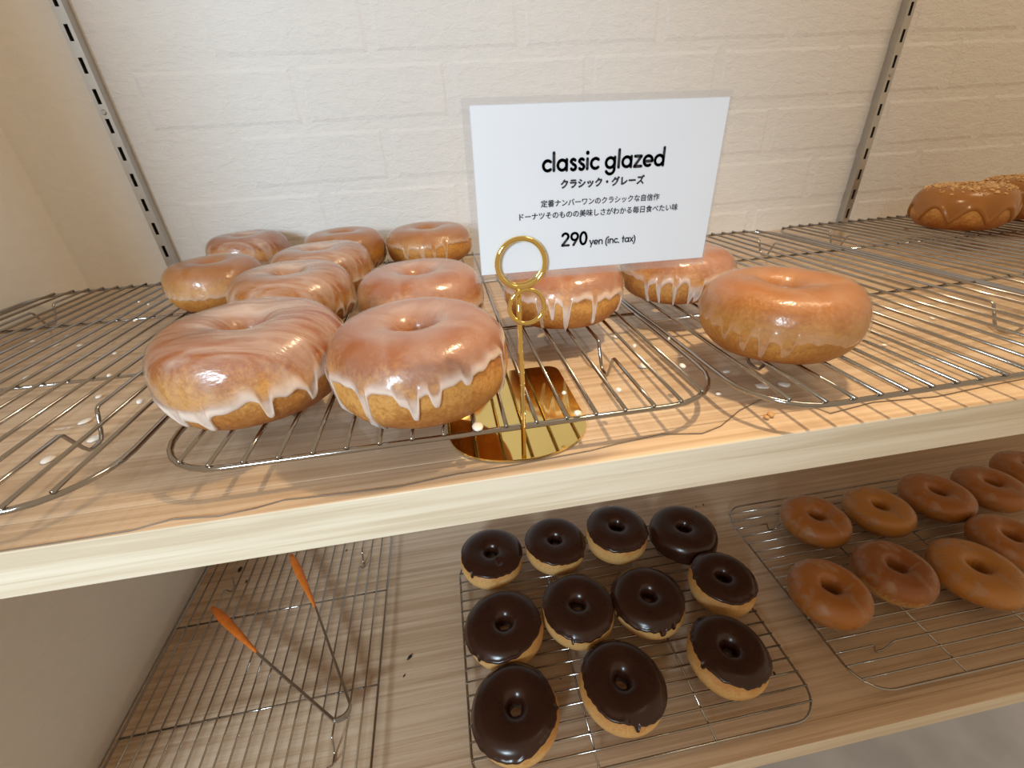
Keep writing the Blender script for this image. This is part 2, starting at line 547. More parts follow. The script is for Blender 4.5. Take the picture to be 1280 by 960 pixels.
# ------------------------------------------------------------------ cooling racks
def rrect(x0, x1, y0, y1, r, z, n=7):
    P = []
    for (cx, cy, a0) in ((x1 - r, y1 - r, 0), (x0 + r, y1 - r, 90), (x0 + r, y0 + r, 180), (x1 - r, y0 + r, 270)):
        for k in range(n + 1):
            a = math.radians(a0 + 90 * k / n)
            P.append((cx + r * math.cos(a), cy + r * math.sin(a), z))
    return P

RACK_MESH = {}
def rack(cx, cy, z, w, d, label, rotz=0.0, wr=0.0011, br=0.0015, nw=18, rc=0.036):
    """local frame: wires run along y, w across x, d along y; z = shelf level"""
    root = empty('cooling_rack', (cx, cy, z), (0, 0, rotz))
    tag(root, label, 'cooling rack', 'chrome wire cooling racks')
    x0, x1, y0, y1 = -w / 2, w / 2, -d / 2, d / 2
    key = (w, d, wr, br)
    if key not in RACK_MESH:
        D = {'border': tube('border', rrect(x0, x1, y0, y1, rc, RH - wr - br * .75), br, 8, True)}
        D['wire'] = tube('wire', [(0, y0 - .0012, RH), (0, y1 + .0012, RH)], wr, 7)
        yy0, yy1 = y0 + 0.058, y1 - 0.066
        hw = 0.0125
        zb = 0.0008 + wr + 0.0003
        P = [(0, y0 - .0012, RH)]
        for yc in (yy0 + .012, yy1):
            P += [(0, yc - hw - .003, RH), (0, yc - hw - .0008, RH - .0012), (0, yc - hw + .001, RH - .005),
                  (0, yc - hw + .005, zb + .004), (0, yc - hw + .0075, zb + .0006), (0, yc - hw + .010, zb),
                  (0, yc + hw - .010, zb), (0, yc + hw - .0075, zb + .0006), (0, yc + hw - .005, zb + .004),
                  (0, yc + hw - .001, RH - .005), (0, yc + hw + .0008, RH - .0012), (0, yc + hw + .003, RH)]
        P += [(0, y1 + .0012, RH)]
        D['foot_wire'] = tube('foot_wire', P, wr, 7)
        D['cross_wire'] = tube('cross_wire', [(x0 - .0006, 0, RH - wr * 2), (x1 + .0006, 0, RH - wr * 2)], wr * 1.15, 7)
        RACK_MESH[key] = D
    D = RACK_MESH[key]
    link('border', D['border'], M['chrome'], root)
    sp = w / (nw + 1)
    for k in range(1, nw + 1):
        x = x0 + sp * k
        e = min(x - x0, x1 - x)
        if e < rc * 0.999:
            dy = rc - math.sqrt(max(0, rc * rc - (rc - e) ** 2))
            ky = (key, round(dy, 4))
            if ky not in RACK_MESH:
                RACK_MESH[ky] = tube('wire', [(0, y0 + dy - .0006, RH), (0, y1 - dy + .0006, RH)], wr, 7)
            me = RACK_MESH[ky]
        else:
            me = D['wire']
        if k in (3, nw - 2):
            link('foot_wire', D['foot_wire'], M['chrome'], root, (x, 0, 0))
        else:
            link('wire', me, M['chrome'], root, (x, 0, 0))
    for f in (1 / 3, 2 / 3):
        link('cross_wire', D['cross_wire'], M['chrome'], root, (0, y0 + d * f, 0))
    return root

W_, D_ = 0.2895, 0.390
dg = math.radians
rack(-0.1645 - W_ / 2, 0.1625 + D_ / 2, 0, W_, D_, 'empty wire rack spotted with glaze, against the beige side wall on the upper shelf', 0)
rack(-0.1490 + W_ / 2, 0.1725 + D_ / 2, 0, W_, D_, 'wire rack under the crowd of glazed donuts beside the gold card holder', 0)
rack(0.1435 + W_ / 2, 0.1540 + D_ / 2 + .003, 0, W_, D_, 'wire rack under the lone glazed donut to one side of the price card', dg(1.0))
rack(0.4395 + W_ / 2, 0.1620 + D_ / 2, 0, W_, D_, 'wire rack under the nut-topped donuts on the upper shelf', 0)
rack(-0.1475 - W_ / 2, 0.172 + D_ / 2, Z2, W_, D_, 'wire rack holding the orange-tipped tongs on the lower shelf', dg(0.6))
rack(-0.040 + D_ / 2, 0.178 + W_ / 2, Z2, W_, D_, 'wire rack under the chocolate donuts on the lower shelf', dg(90))
rack(0.410 + D_ / 2, 0.187 + W_ / 2, Z2, W_, D_, 'wire rack under the plain brown donuts on the lower shelf', dg(90))

# ------------------------------------------------------------------ donuts
def noise_fn(rs, amp, n=7, kt=5, kp=2):
    T = [(rs.randint(1, kt), rs.randint(0, kp), rs.uniform(0, 6.28), rs.uniform(0, 6.28), rs.uniform(.4, 1)) for _ in range(n)]
    def f(t, p):
        s = 0.0
        for a, b, q, w, c in T:
            s += c / (0.6 + 0.4 * a) * np.cos(a * t + q) * np.cos(b * p + w)
        return amp * s
    return f

def surf(Rr, h, r0f, e, nf, t, p):
    """point of the ring: t around, p around the tube (0 outside, pi/2 top, pi hole)"""
    r0 = Rr * r0f
    a, b = (Rr + r0) / 2, (Rr - r0) / 2
    c, s = np.cos(p), np.sin(p)
    cp = np.where(c > 0, np.abs(c) ** e, -np.abs(c) ** 0.62)
    sp = np.sign(s) * np.abs(s) ** e
    k = 1 + nf(t, p)
    r = a + b * cp * k
    z = h / 2 * sp * (1 + 0.7 * nf(t + 1.0, p))
    return r * np.cos(t), r * np.sin(t), z

def grid_mesh(name, X, Y, Z, wrap_p):
    nt_, npp = X.shape
    V = np.stack([X, Y, Z], -1).reshape(-1, 3)
    i, j = np.meshgrid(np.arange(nt_), np.arange(npp if wrap_p else npp - 1), indexing='ij')
    i2 = (i + 1) % nt_; j2 = (j + 1) % npp
    Fq = np.stack([i * npp + j, i2 * npp + j, i2 * npp + j2, i * npp + j2], -1).reshape(-1, 4)
    me = bpy.data.meshes.new(name)
    me.from_pydata(V.tolist(), [], Fq[:, ::-1].tolist() if not wrap_p else Fq.tolist())
    me.update()
    me.polygons.foreach_set('use_smooth', [True] * len(me.polygons))
    return me

def fattr(me, name, vals):
    a = me.attributes.new(name, 'FLOAT', 'POINT')
    a.data.foreach_set('value', np.asarray(vals, dtype=np.float32).ravel())

def donut(name, label, cat, group, x, y, z, Rr, h, seed, kind, r0f=0.13, tilt=(0, 0), yaw=0.0,
          cover=0.0, asym=(0, 0), runs=(), drips=7, drip_len=0.6, rag=0.10, dmat='dough_ring', gmat='glaze', gname='glaze', e=0.85, lump=0.035, thick=0.0009,
          in_end=2.7, dent=None):
    rs = random.Random(seed)
    nf = noise_fn(rs, lump)
    rot = Matrix.Rotation(tilt[1], 4, 'Y') @ Matrix.Rotation(tilt[0], 4, 'X') @ Matrix.Rotation(yaw, 4, 'Z')
    # dough
    nth, nph = 72, 36
    t = np.linspace(0, 2 * np.pi, nth, endpoint=False); p = np.linspace(0, 2 * np.pi, nph, endpoint=False)
    T, P = np.meshgrid(t, p, indexing='ij')
    X, Y, Z = surf(Rr, h, r0f, e, nf, T, P)
    def sink(T, P):
        if dent is None: return 0.0
        dd = (T + yaw - math.radians(dent[0]) + np.pi) % (2 * np.pi) - np.pi
        return dent[2] * np.exp(-(dd / .17) ** 2 - ((P - dent[1]) / .16) ** 2)
    Z = Z - sink(T, P)
    me = grid_mesh('dough', X, Y, Z, True)
    fattr(me, 'hgt', np.clip((Z + h / 2) / h, 0, 1))
    me.transform(rot)
    lo = min(v.co.z for v in me.vertices)
    root = empty(name, (x, y, z))
    tag(root, label, cat, group)
    d = link('dough', me, M[dmat], root, (0, 0, -lo - 0.0004))
    # icing over the crown, running down the outside to an uneven edge
    if kind:
        nth, nph = 288, 42
        t = np.linspace(0, 2 * np.pi, nth, endpoint=False)
        f1 = noise_fn(rs, rag, 8, 9, 0)
        f2 = sum(rs.uniform(.3, 1) * np.cos(rs.randint(13, 36) * t + rs.uniform(0, 6.3)) for _ in range(7))
        pe = cover + f1(t, 0) + rag * 0.16 * f2 + asym[0] * np.cos(t + yaw - asym[1])
        if kind == 'scallop':
            nn = 9
            ph = rs.uniform(0, 6)
            pe = cover + 0.30 * f1(t, 0) + 0.62 * (np.abs(np.sin(nn * t / 2 + ph)) - 0.6)
        for _ in range(drips):
            c = rs.uniform(0, 2 * np.pi); wd = rs.uniform(0.030, 0.060); ln = rs.uniform(.3, 1) * drip_len
            dd = (t - c + np.pi) % (2 * np.pi) - np.pi
            pe = pe - ln * np.exp(-np.abs(dd / wd) ** 6) - 0.14 * ln * np.exp(-(dd / (wd * 2.4)) ** 2)
        for (cdeg, ln, wd) in runs:
            dd = (t + yaw - math.radians(cdeg) + np.pi) % (2 * np.pi) - np.pi
            pe = pe - ln * np.exp(-np.abs(dd / wd) ** 6) - 0.12 * ln * np.exp(-(dd / (wd * 2.6)) ** 2)
        pe = np.maximum(pe, -1.25)
        pfix = min(pe.max() + 0.12, 1.3)               # even rows over the crown, stretched rows only below it
        s1 = np.linspace(0, 1, 20, endpoint=False)[None, :]
        s2 = np.linspace(0, 1, nph - 20)
        s2 = (1 - (1 - s2) ** 1.5)[None, :]
        P = np.concatenate([np.repeat(in_end + (pfix - in_end) * s1, nth, 0), pfix + (pe[:, None] - pfix) * s2], 1)
        T = np.repeat(t[:, None], nph, 1)
        # film thickness: swells just before the edge, then closes on the dough
        dist = (P - pe[:, None])
        tk = thick * (0.75 + 0.75 * np.exp(-((dist - 0.13) / 0.11) ** 2))
        tk *= np.clip(dist / 0.05, 0, 1) ** 0.5
        tk *= np.clip((in_end - P) / 0.2, 0, 1) ** 0.5
        tk = tk - 0.00025 * (dist < 1e-6)
        d1 = 1e-3
        A = np.stack(surf(Rr, h, r0f, e, nf, T, P), -1)
        B = np.stack(surf(Rr, h, r0f, e, nf, T + d1, P), -1) - A
        C = np.stack(surf(Rr, h, r0f, e, nf, T, P + d1), -1) - A
        n_ = np.cross(B, C); n_ /= (np.linalg.norm(n_, axis=-1, keepdims=True) + 1e-12)
        Q = A + n_ * tk[..., None]
        Q[..., 2] -= sink(T, P)
        me = grid_mesh(gname, Q[..., 0], Q[..., 1], Q[..., 2], False)
        fattr(me, 'thick', np.clip(np.exp(-((dist - 0.06) / 0.13) ** 2) + 0.8 * np.clip((np.median(pe) - 0.05 - P) / 0.1, 0, 1) + 0.30 * np.exp(-((P - 1.9) / 0.35) ** 2), 0, 1))
        me.transform(rot)
        ic = link(gname, me, M[gmat], root, (0, 0, -lo - 0.0004))
    return root, nf, lo, rot

RT = RH + 0.0011                   # top of the wires
G = 'glazed ring donuts on the upper shelf'
def gl(lab, x, y, Rr, h, seed, z=RT, **kw):
    donut('glazed_donut', lab, 'donut', G, x, y, z, Rr, h, seed, 'drip', **kw)
gl('big streaky glazed donut at the rack corner near the empty rack', -0.1100, 0.2330, 0.0480, 0.0469, 11, gmat='glaze_streak', cover=0.02, rag=.14, drips=3, drip_len=.4, asym=(-.30, 4.3), runs=((258, .35, .05), (292, .45, .045), (318, .3, .05), (240, .3, .06)))
gl('big pink-white glazed donut with a long drip beside the gold card holder', -0.0202, 0.2094, 0.0452, 0.0450, 22, cover=0.2, rag=.10, drips=2, drip_len=.5, asym=(-.12, 3.4), runs=((238, 1.2, .035), (205, 1.0, .05), (262, .12, .06), (280, .22, .05), (300, .12, .05), (335, .9, .035)))
gl('glossy glazed donut just behind the big one beside the gold holder', -0.0226, 0.3237, 0.0460, 0.0425, 33, cover=-0.2)
gl('pale streaked glazed donut just behind the big streaky one', -0.1241, 0.3590, 0.0460, 0.0425, 44, dmat='dough_gold', gmat='glaze_streak', cover=-0.35)
gl('pale golden glazed donut overhanging the empty rack', -0.2143, 0.4363, 0.0414, 0.0399, 55, gmat='glaze_thin', dmat='dough_gold', cover=-0.25, drips=4)
gl('glazed donut in the middle of the crowd, in the third row from the shelf front', -0.1195, 0.4437, 0.0465, 0.0420, 66, dmat='dough_gold', gmat='glaze_streak', cover=-0.3)
gl('glazed donut against the wall beside the slotted rail', -0.2314, 0.5700, 0.0441, 0.0420, 77, gmat='glaze_streak', cover=-0.35)
gl('golden glazed donut against the wall, middle one of the wall row', -0.1130, 0.5300, 0.0444, 0.0420, 88, gmat='glaze_thin', dmat='dough_gold', cover=-0.4)
gl('glazed donut with long drips against the wall, nearest the price card', -0.0180, 0.5340, 0.0490, 0.0395, 99, gmat='glaze_thin', dmat='dough_gold', cover=0.1, drips=4, drip_len=.6, runs=((262, .9, .035), (276, .9, .03), (292, .8, .03), (240, .4, .05)))
gl('drip-streaked glazed donut directly behind the gold rings and price card', 0.0835, 0.3090, 0.0440, 0.0400, 110, cover=0.15, drips=5, drip_len=.8, runs=((235, .9, .04), (258, 1.1, .035), (246, .5, .04), (285, .8, .035)))
gl('drip-streaked glazed donut behind the price card, partly resting on the next rack', 0.1869, 0.3330, 0.0446, 0.0370, 121, cover=0.1, drips=5, drip_len=.8, runs=((215, .9, .035), (228, .9, .03), (243, 1.0, .03), (258, .8, .035)))
gl('lone tan glazed donut with short drips on a rack of its own', 0.1955, 0.2209, 0.0440, 0.0406, 132, gmat='glaze_faint', dmat='dough_gold', cover=-0.12, drips=1, drip_len=.3, rag=.14, asym=(-.15, 5.2), runs=((196, .25, .05), (211, .45, .05), (224, .55, .045), (239, .4, .06)))

# nut-topped donuts
def nutty(lab, x, y, seed):
    Rr, h = 0.0468, 0.045
    root, nf, lo, rot = donut('nut_topped_donut', lab, 'donut', 'caramel donuts with chopped nuts', x, y, RT, Rr, h, seed, 'scallop',
                              cover=-0.20, drips=0, gmat='caramel', gname='caramel_icing', thick=0.0016)
    rs = random.Random(seed)
    V, Fc = [], []
    for i in range(420):
        t = rs.uniform(0, 6.283); p = rs.gauss(1.55, .48)
        if p < .75 or p > 2.6: continue
        X, Y, Z = surf(Rr, h, .13, .85, nf, np.array(t), np.array(p))
        c = Vector((float(X), float(Y), float(Z) + 0.0016))
        s = rs.uniform(.0009, .0027)
        q = Matrix.Rotation(rs.uniform(0, 6), 3, 'Z') @ Matrix.Rotation(rs.uniform(-.8, .8), 3, 'X')
        i0 = len(V)
        for (a, b, cc) in ((-1, -.5, -.4), (1, -.6, -.4), (.8, .6, -.4), (-.9, .5, -.4), (-.6, -.3, .5), (.7, -.4, .4), (.5, .4, .55), (-.6, .35, .4)):
            V.append(c + q @ Vector((a * s, b * s, cc * s)))
        Fc += [tuple(i0 + k for k in f) for f in ((0, 3, 2, 1), (4, 5, 6, 7), (0, 1, 5, 4), (1, 2, 6, 5), (2, 3, 7, 6), (3, 0, 4, 7))]
    o = link('chopped_nuts', mesh('chopped_nuts', V, Fc), M['nut'], root, (0, 0, -lo - .0004))
    o['kind'] = 'stuff'
nutty('caramel-iced nut-topped donut with scalloped drips, nearer the slotted rail', 0.6214, 0.4631, 7)
nutty('caramel-iced nut-topped donut, farther from the slotted rail', 0.7345, 0.4850, 8)

# chocolate donuts
zl = Z2 + RT
def ch(lab, x, y, Rr, seed, h=0.034, **kw):
    k = dict(cover=0.46, rag=.10, drips=2, drip_len=.25, dmat='dough_pale', gmat='choc', gname='chocolate_icing', thick=0.0016, lump=.03, r0f=.15, in_end=3.3)
    k.update(kw)
    donut('chocolate_donut', lab, 'donut', 'chocolate-iced donuts on the lower shelf', x, y, zl, Rr * 0.975, h + 0.004, seed, 'drip', **k)
S = math.radians
ch('chocolate donut with a dent beside its hole, at the wall-side rack corner toward the tongs', 0.0108, 0.4390, 0.0480, 201, asym=(.12, S(240)), dent=(292, 1.62, .0042))
ch('chocolate donut in the wall-side row, second from the tongs', 0.1095, 0.4420, 0.0475, 202, asym=(.20, S(230)), cover=.32)
ch('chocolate donut in the wall-side row, third from the tongs, its golden side showing', 0.2065, 0.4400, 0.0485, 203, h=.042, cover=.52)
ch('chocolate donut in the wall-side row whose icing covers its whole side', 0.3094, 0.4234, 0.0500, 204, cover=-.45)
ch('chocolate donut in the middle row, first from the tongs', 0.0142, 0.3283, 0.0502, 205, asym=(.34, S(335)), cover=.36)
ch('chocolate donut in the middle row, second from the tongs', 0.1130, 0.3343, 0.0488, 206, cover=.45)
ch('chocolate donut with an icing drip on its rim, third from the tongs, middle row', 0.2080, 0.3280, 0.0482, 207, asym=(.2, S(330)), cover=.32, runs=((268, .3, .08),))
ch('smaller chocolate donut in the middle row beside the plain donut rack, tipped back', 0.3165, 0.3320, 0.0440, 208, h=.037, cover=.58)
ch('chocolate donut in the front row, first from the tongs', 0.0129, 0.2335, 0.0485, 209, asym=(.36, S(350)), cover=.34)
ch('chocolate donut in the front row, between two others', 0.1354, 0.2373, 0.0484, 210, asym=(.36, S(205)), cover=.40)
ch('chocolate donut in the front row, nearest the plain donut rack', 0.2691, 0.2449, 0.0457, 211, h=.038, asym=(.36, S(215)), cover=.40)

# plain brown donuts
def pl(lab, x, y, Rr, seed, h=0.036, **kw):
    k = dict(cover=-0.75, rag=.08, drips=0, dmat='dough_cake', gmat='glaze_brown', gname='sugar_glaze', thick=0.0005, lump=.045, r0f=.20, in_end=3.4)
    k.update(kw)
    donut('plain_donut', lab, 'donut', 'plain brown donuts on the lower shelf', x, y, zl, Rr, h, seed, 'drip', **k)
pl('plain brown donut in the wall-side row, first from the chocolate donuts', 0.5218, 0.4063, 0.0475, 301)
pl('plain brown donut in the wall-side row, second from the chocolate donuts', 0.6309, 0.4032, 0.0465, 302, dmat='dough_cake_gold')
pl('plain brown donut in the wall-side row, third from the chocolate donuts', 0.7459, 0.4109, 0.0488, 303)
pl('plain brown donut in the wall-side row, fourth from the chocolate donuts', 0.8474, 0.4093, 0.0469, 304)
pl('plain brown donut in the wall-side row, farthest from the chocolate donuts', 0.9500, 0.4298, 0.0445, 305)
pl('reddish plain donut at the rack corner by the shelf front, nearest the chocolate donuts', 0.4452, 0.2930, 0.0470, 306, h=.040)
pl('plain donut with a pale lower rim, second from the chocolate donuts in its front row', 0.5526, 0.3030, 0.0468, 307, h=.040, dmat='dough_cake_rim')
pl('wide golden plain donut, third from the chocolate donuts in its front row', 0.6601, 0.2834, 0.0513, 308, dmat='dough_cake_gold')
pl('plain brown donut half behind the wide golden one', 0.7560, 0.3150, 0.0460, 309)

# ------------------------------------------------------------------ gold card holder
BX, BY = 0.0262, 0.1697
root = empty('card_holder', (BX, BY, 0))
tag(root, 'gold ring-topped card holder with a mirror base, standing at the shelf front', 'card holder')
# base plate: straight sides, rounded front
cx, hw = 0.0275, 0.0388
pts = []
for k in range(25):
    a = math.pi + math.pi * k / 24
    ca, sa = math.cos(a), math.sin(a)
    pts.append((cx + hw * (abs(ca) ** .9) * (1 if ca > 0 else -1), 0.2000 - 0.0338 * abs(sa) ** .85))
rc = 0.008
for k in range(6):
    a = math.radians(90 * k / 5)
    pts.append((cx + hw - rc + rc * math.cos(a), 0.2620 - rc + rc * math.sin(a)))
for k in range(6):
    a = math.radians(90 + 90 * k / 5)
    pts.append((cx - hw + rc + rc * math.cos(a), 0.2620 - rc + rc * math.sin(a)))
bm = bmesh.new()
vs_ = [bm.verts.new((px - BX, py - BY, 0.0010)) for px, py in pts]
f = bm.faces.new(vs_)
ex = bmesh.ops.extrude_face_region(bm, geom=[f])
for v in ex['geom']:
    if isinstance(v, bmesh.types.BMVert):
        v.co.z = 0.0021
bmesh.ops.recalc_face_normals(bm, faces=bm.faces)
me = bpy.data.meshes.new('base_plate'); bm.to_mesh(me); bm.free()
link('base_plate', me, M['gold'], root)
def ringpts(cx, cz, r, y, n=48):
    return [(cx - BX + r * math.cos(2 * math.pi * k / n), y - BY, cz + r * math.sin(2 * math.pi * k / n)) for k in range(n)]
link('rod', tube('rod', [(0, 0, 0.0015), (0.0010, 0.0002, 0.045), (0.0012, 0.0012, 0.0735), (0.0014, 0.0022, 0.0885)], 0.0012, 10), M['gold'], root)
link('large_ring', tube('large_ring', ringpts(0.0288, 0.0979, 0.0096, 0.1690), 0.00105, 10, True), M['gold'], root)
link('small_ring', tube('small_ring', ringpts(0.0304, 0.0800, 0.0073, 0.1686), 0.00095, 10, True), M['gold'], root)
link('clip_ring', tube('clip_ring', ringpts(0.0288, 0.0979, 0.0096, 0.1726), 0.00105, 10, True), M['gold'], root)

# ------------------------------------------------------------------ price card
CY = 0.1708
k_ = CY / 0.1737                    # card corners were read off at depth 0.1737
def cw(x, z):
    return Vector((x * k_, CY, CAM_H + (z - CAM_H) * k_))
bl, br_, tl, tr = cw(.0128, .0936), cw(.1094, .0920), cw(.0142, .1515), cw(.1097, .1504)
roll = math.atan2((br_ - bl).z, (br_ - bl).x) * .55 + math.atan2((tr - tl).z, (tr - tl).x) * .45
ctr = (bl + br_ + tl + tr) / 4
cwid = ((br_ - bl).length + (tr - tl).length) / 2
chei = ((tl - bl).length + (tr - br_).length) / 2
root = empty('price_card', ctr, (0, -roll, 0))
tag(root, 'white laminated price card reading classic glazed, held by the gold rings', 'price card')
link('paper', box_mesh('paper', -cwid / 2, cwid / 2, -.00012, .00012, -chei / 2, chei / 2), M['paper'], root)
lx0, lx1, lz0, lz1 = -cwid / 2 - .0026, cwid / 2 + .0011, -chei / 2 - .0030, chei / 2 + .0021
lv = []
for y in (-.00036, .00036):
    lv += [(lx0, y, lz0), (lx1, y, lz0), (lx1, y, lz1), (lx0, y, lz1)]
    lv += [(-cwid / 2 + .0002, y, -chei / 2 + .0002), (cwid / 2 - .0002, y, -chei / 2 + .0002), (cwid / 2 - .0002, y, chei / 2 - .0002), (-cwid / 2 + .0002, y, chei / 2 - .0002)]
lf = [(k, (k + 1) % 4, 4 + (k + 1) % 4, 4 + k) for k in range(4)]
lf += [(8 + k, 12 + k, 12 + (k + 1) % 4, 8 + (k + 1) % 4) for k in range(4)]
link('laminate', mesh('laminate', lv, lf), M['laminate'], root)

# lettering (flat print just above the paper)
def local(x, z):
    p = cw(x, z) - ctr
    c, s = math.cos(-roll), math.sin(-roll)
    return (p.x * c - p.z * s, p.x * s + p.z * c)

def arc(cx, cz, r, a0, a1, n=18, rz=None):
    rz = r if rz is None else rz
    return [(cx + r * math.cos(math.radians(a0 + (a1 - a0) * k / n)), cz + rz * math.sin(math.radians(a0 + (a1 - a0) * k / n))) for k in range(n + 1)]
circ = lambda: arc(.48, .5, .37, 0, 360, 28)
GLY = {
    'c': ([arc(.48, .5, .37, 48, 312, 22)], .86), 'l': ([[(.14, .12), (.14, 1.42)]], .36),
    'a': ([circ(), [(.86, .1), (.86, .9)]], 1.08),
    's': ([arc(.34, .70, .19, 35, 215, 10)[:9] + [(.34, .52)] + arc(.35, .30, .20, 70, -150, 12)], .70),
    'i': ([[(.14, .12), (.14, .88)], [(.14, 1.30), (.14, 1.31)]], .36),
    'g': ([circ(), [(.86, .9), (.86, .05)] + arc(.49, .02, .37, 0, -155, 14)], 1.08),
    'z': ([[(.10, .88), (.66, .88), (.08, .12), (.70, .12)]], .80),
    'e': ([[(.13, .47), (.84, .47)] + arc(.48, .5, .37, 0, 304, 24)], .98),
    'd': ([circ(), [(.86, .1), (.86, 1.42)]], 1.08),
    'y': ([[(.08, .9), (.42, .08)], [(.76, .9), (.27, -.36)]], .86),
    'n': ([[(.14, .1), (.14, .9)], arc(.46, .56, .32, 180, 0, 12) + [(.78, .1)]], .96),
    '(': ([arc(.75, .45, .62, 125, 235, 12, .95)], .48), ')': ([arc(-.3, .45, .62, 55, -55, 12, .95)], .48),
    '.': ([[(.14, .12), (.14, .13)]], .36), 't': ([[(.26, .1), (.26, 1.25)], [(.06, .88), (.48, .88)]], .56),
    'x': ([[(.08, .9), (.66, .1)], [(.66, .9), (.08, .1)]], .78), ' ': ([], .42),
    '2': ([arc(.42, .97, .31, 165, -35, 14) + [(.10, .12), (.78, .12)]], .92),
    '9': ([arc(.46, .93, .34, 0, 360, 24), [(.74, .72), (.36, .1)]], .94),
    '0': ([arc(.44, .70, .32, 0, 360, 28, .58)], .92),
}
def stroke_text(name, s, x0, z0, x1, hw=0.115):
    V, Fc = [], []
    def disc(p, r, n=8):
        i = len(V)
        for k in range(n):
            V.append((p[0] + r * math.cos(2 * math.pi * k / n), p[1] + r * math.sin(2 * math.pi * k / n)))
        Fc.append(tuple(range(i, i + n)))
    x = 0
    for chh in s:
        strokes, adv = GLY[chh]
        for st in strokes:
            st = [(p[0] + x, p[1]) for p in st]
            for a, b in zip(st[:-1], st[1:]):
                dx, dz = b[0] - a[0], b[1] - a[1]
                L = math.hypot(dx, dz)
                if L < 1e-6: continue
                nx_, nz_ = -dz / L * hw, dx / L * hw
                i = len(V)
                V.extend([(a[0] + nx_, a[1] + nz_), (a[0] - nx_, a[1] - nz_), (b[0] - nx_, b[1] - nz_), (b[0] + nx_, b[1] + nz_)])
                Fc.append((i, i + 1, i + 2, i + 3))
            for p in (st if len(st) > 4 else st):
                disc(p, hw * (1.35 if chh in 'i.' and len(st) == 2 and abs(st[0][1] - st[1][1]) < .05 else 1))
        x += adv
    w = x - .1
    k = (x1 - x0) / w
    V3 = [(x0 + v[0] * k, 0, z0 + v[1] * k) for v in V]
    me = mesh(name, V3, Fc)
    return link(name, me, M['ink'], root, (0, -0.00044, 0))

def font_text(name, s, x0, z0, x1, bold=0.0):
    cu = bpy.data.curves.new(name, 'FONT')
    cu.body = s
    cu.size = 1.0
    cu.resolution_u = 3
    ob = bpy.data.objects.new(name, cu)
    col.objects.link(ob)
    dgp = bpy.context.evaluated_depsgraph_get()
    me = bpy.data.meshes.new_from_object(ob.evaluated_get(dgp))
    bpy.data.objects.remove(ob)
    bpy.data.curves.remove(cu)
    xs = [v.co.x for v in me.vertices]
    a, b = min(xs), max(xs)
    k = (x1 - x0) / (b - a)
    for v in me.vertices:
        v.co = Vector((x0 + (v.co.x - a) * k, 0, z0 + v.co.y * k))
    me.materials.clear()
    if bold:                                           # heavier strokes: the same outlines laid over themselves
        base = [v.co.copy() for v in me.vertices]
        fc = [tuple(p.vertices) for p in me.polygons]
        V, Fc = [], []
        for q, (dx, dz) in enumerate(((0, 0), (bold, 0), (-bold, 0), (0, bold), (0, -bold))):
            n0 = len(V)
            V += [(c.x + dx, -0.000004 * q, c.z + dz) for c in base]
            Fc += [tuple(i + n0 for i in f) for f in fc]
        me = mesh(name, V, Fc)
    return link(name, me, M['ink'], root, (0, -0.00044, 0))

def line(fn, name, s, p, q, **kw):
    a = local(*p); b = local(*q)
    return fn(name, s, a[0], (a[1] + b[1]) / 2, b[0], **kw)
line(stroke_text, 'title_lettering', 'classic glazed', (.0388, .1297), (.0868, .1284))
line(font_text, 'subtitle_lettering', 'クラシック・グレーズ', (.0461, .1240), (.0792, .1232), bold=0.00016)
line(font_text, 'description_lettering', '定番ナンバーワンのクラシックな自信作', (.0382, .1176), (.0862, .1171), bold=0.00004)
line(font_text, 'description_lettering', 'ドーナツそのものの美味しさがわかる毎日食べたい味', (.0296, .1137), (.0946, .1124), bold=0.00004)
line(stroke_text, 'price_lettering', '290', (.0462, .1021), (.0569, .1017))
line(stroke_text, 'price_lettering', 'yen (inc. tax)', (.0580, .1019), (.0776, .1012), hw=0.105)

# ------------------------------------------------------------------ tongs
zt = Z2 + RT + 0.0022
piv = onz(430, 893, zt)
root = empty('tongs', (piv.x, piv.y, zt - 0.0022))
tag(root, 'steel tongs with orange grip ends lying open on the lower rack', 'tongs')
def lp(x, y, z=zt):
    p = onz(x, y, z)
    return Vector((p.x - piv.x, p.y - piv.y, z - zt + 0.0022))
def flat_bar(name, P, wds, th, mat):
    """bar of rectangular section: wds = half heights (z), th = half thickness (sideways)"""
    V, Fc = [], []
    m = len(P)
    for i in range(m):
        t = (P[min(i + 1, m - 1)] - P[max(i - 1, 0)])
        t.z = 0
        t.normalize()
        sd = Vector((-t.y, t.x, 0))
        for a, b in ((-1, -1), (1, -1), (1, 1), (-1, 1)):
            V.append(P[i] + sd * a * th[i] + Vector((0, 0, b * wds[i])))
    for i in range(m - 1):
        for k in range(4):
            l = (k + 1) % 4
            Fc.append((i * 4 + k, i * 4 + l, (i + 1) * 4 + l, (i + 1) * 4 + k))
    Fc.append((3, 2, 1, 0)); Fc.append(tuple((m - 1) * 4 + k for k in range(4)))
    me = mesh(name, V, Fc)
    bm = bmesh.new(); bm.from_mesh(me); bmesh.ops.recalc_face_normals(bm, faces=bm.faces); bm.to_mesh(me); bm.free()
    return link(name, me, mat, root)
def lerp(a, b, f): return a + (b - a) * f
A0, A1, A2 = lp(419, 903), lp(323, 819), lp(267, 762)
B0, B1, B2 = lp(439, 883), lp(396, 762), lp(365, 696)
up = Vector((0, 0, 0.0035))
flat_bar('arm', [A0 + up, lerp(A0, A1, .5) + up, A1 + up * 1.4], [.0040, .0034, .0024], [.0014, .0014, .0014], M['steel'])
flat_bar('arm', [B0 + up, lerp(B0, B1, .5) + up, B1 + up * 1.4], [.0040, .0030, .0022], [.0014, .0014, .0014], M['steel'])
mid = lp(438, 900)
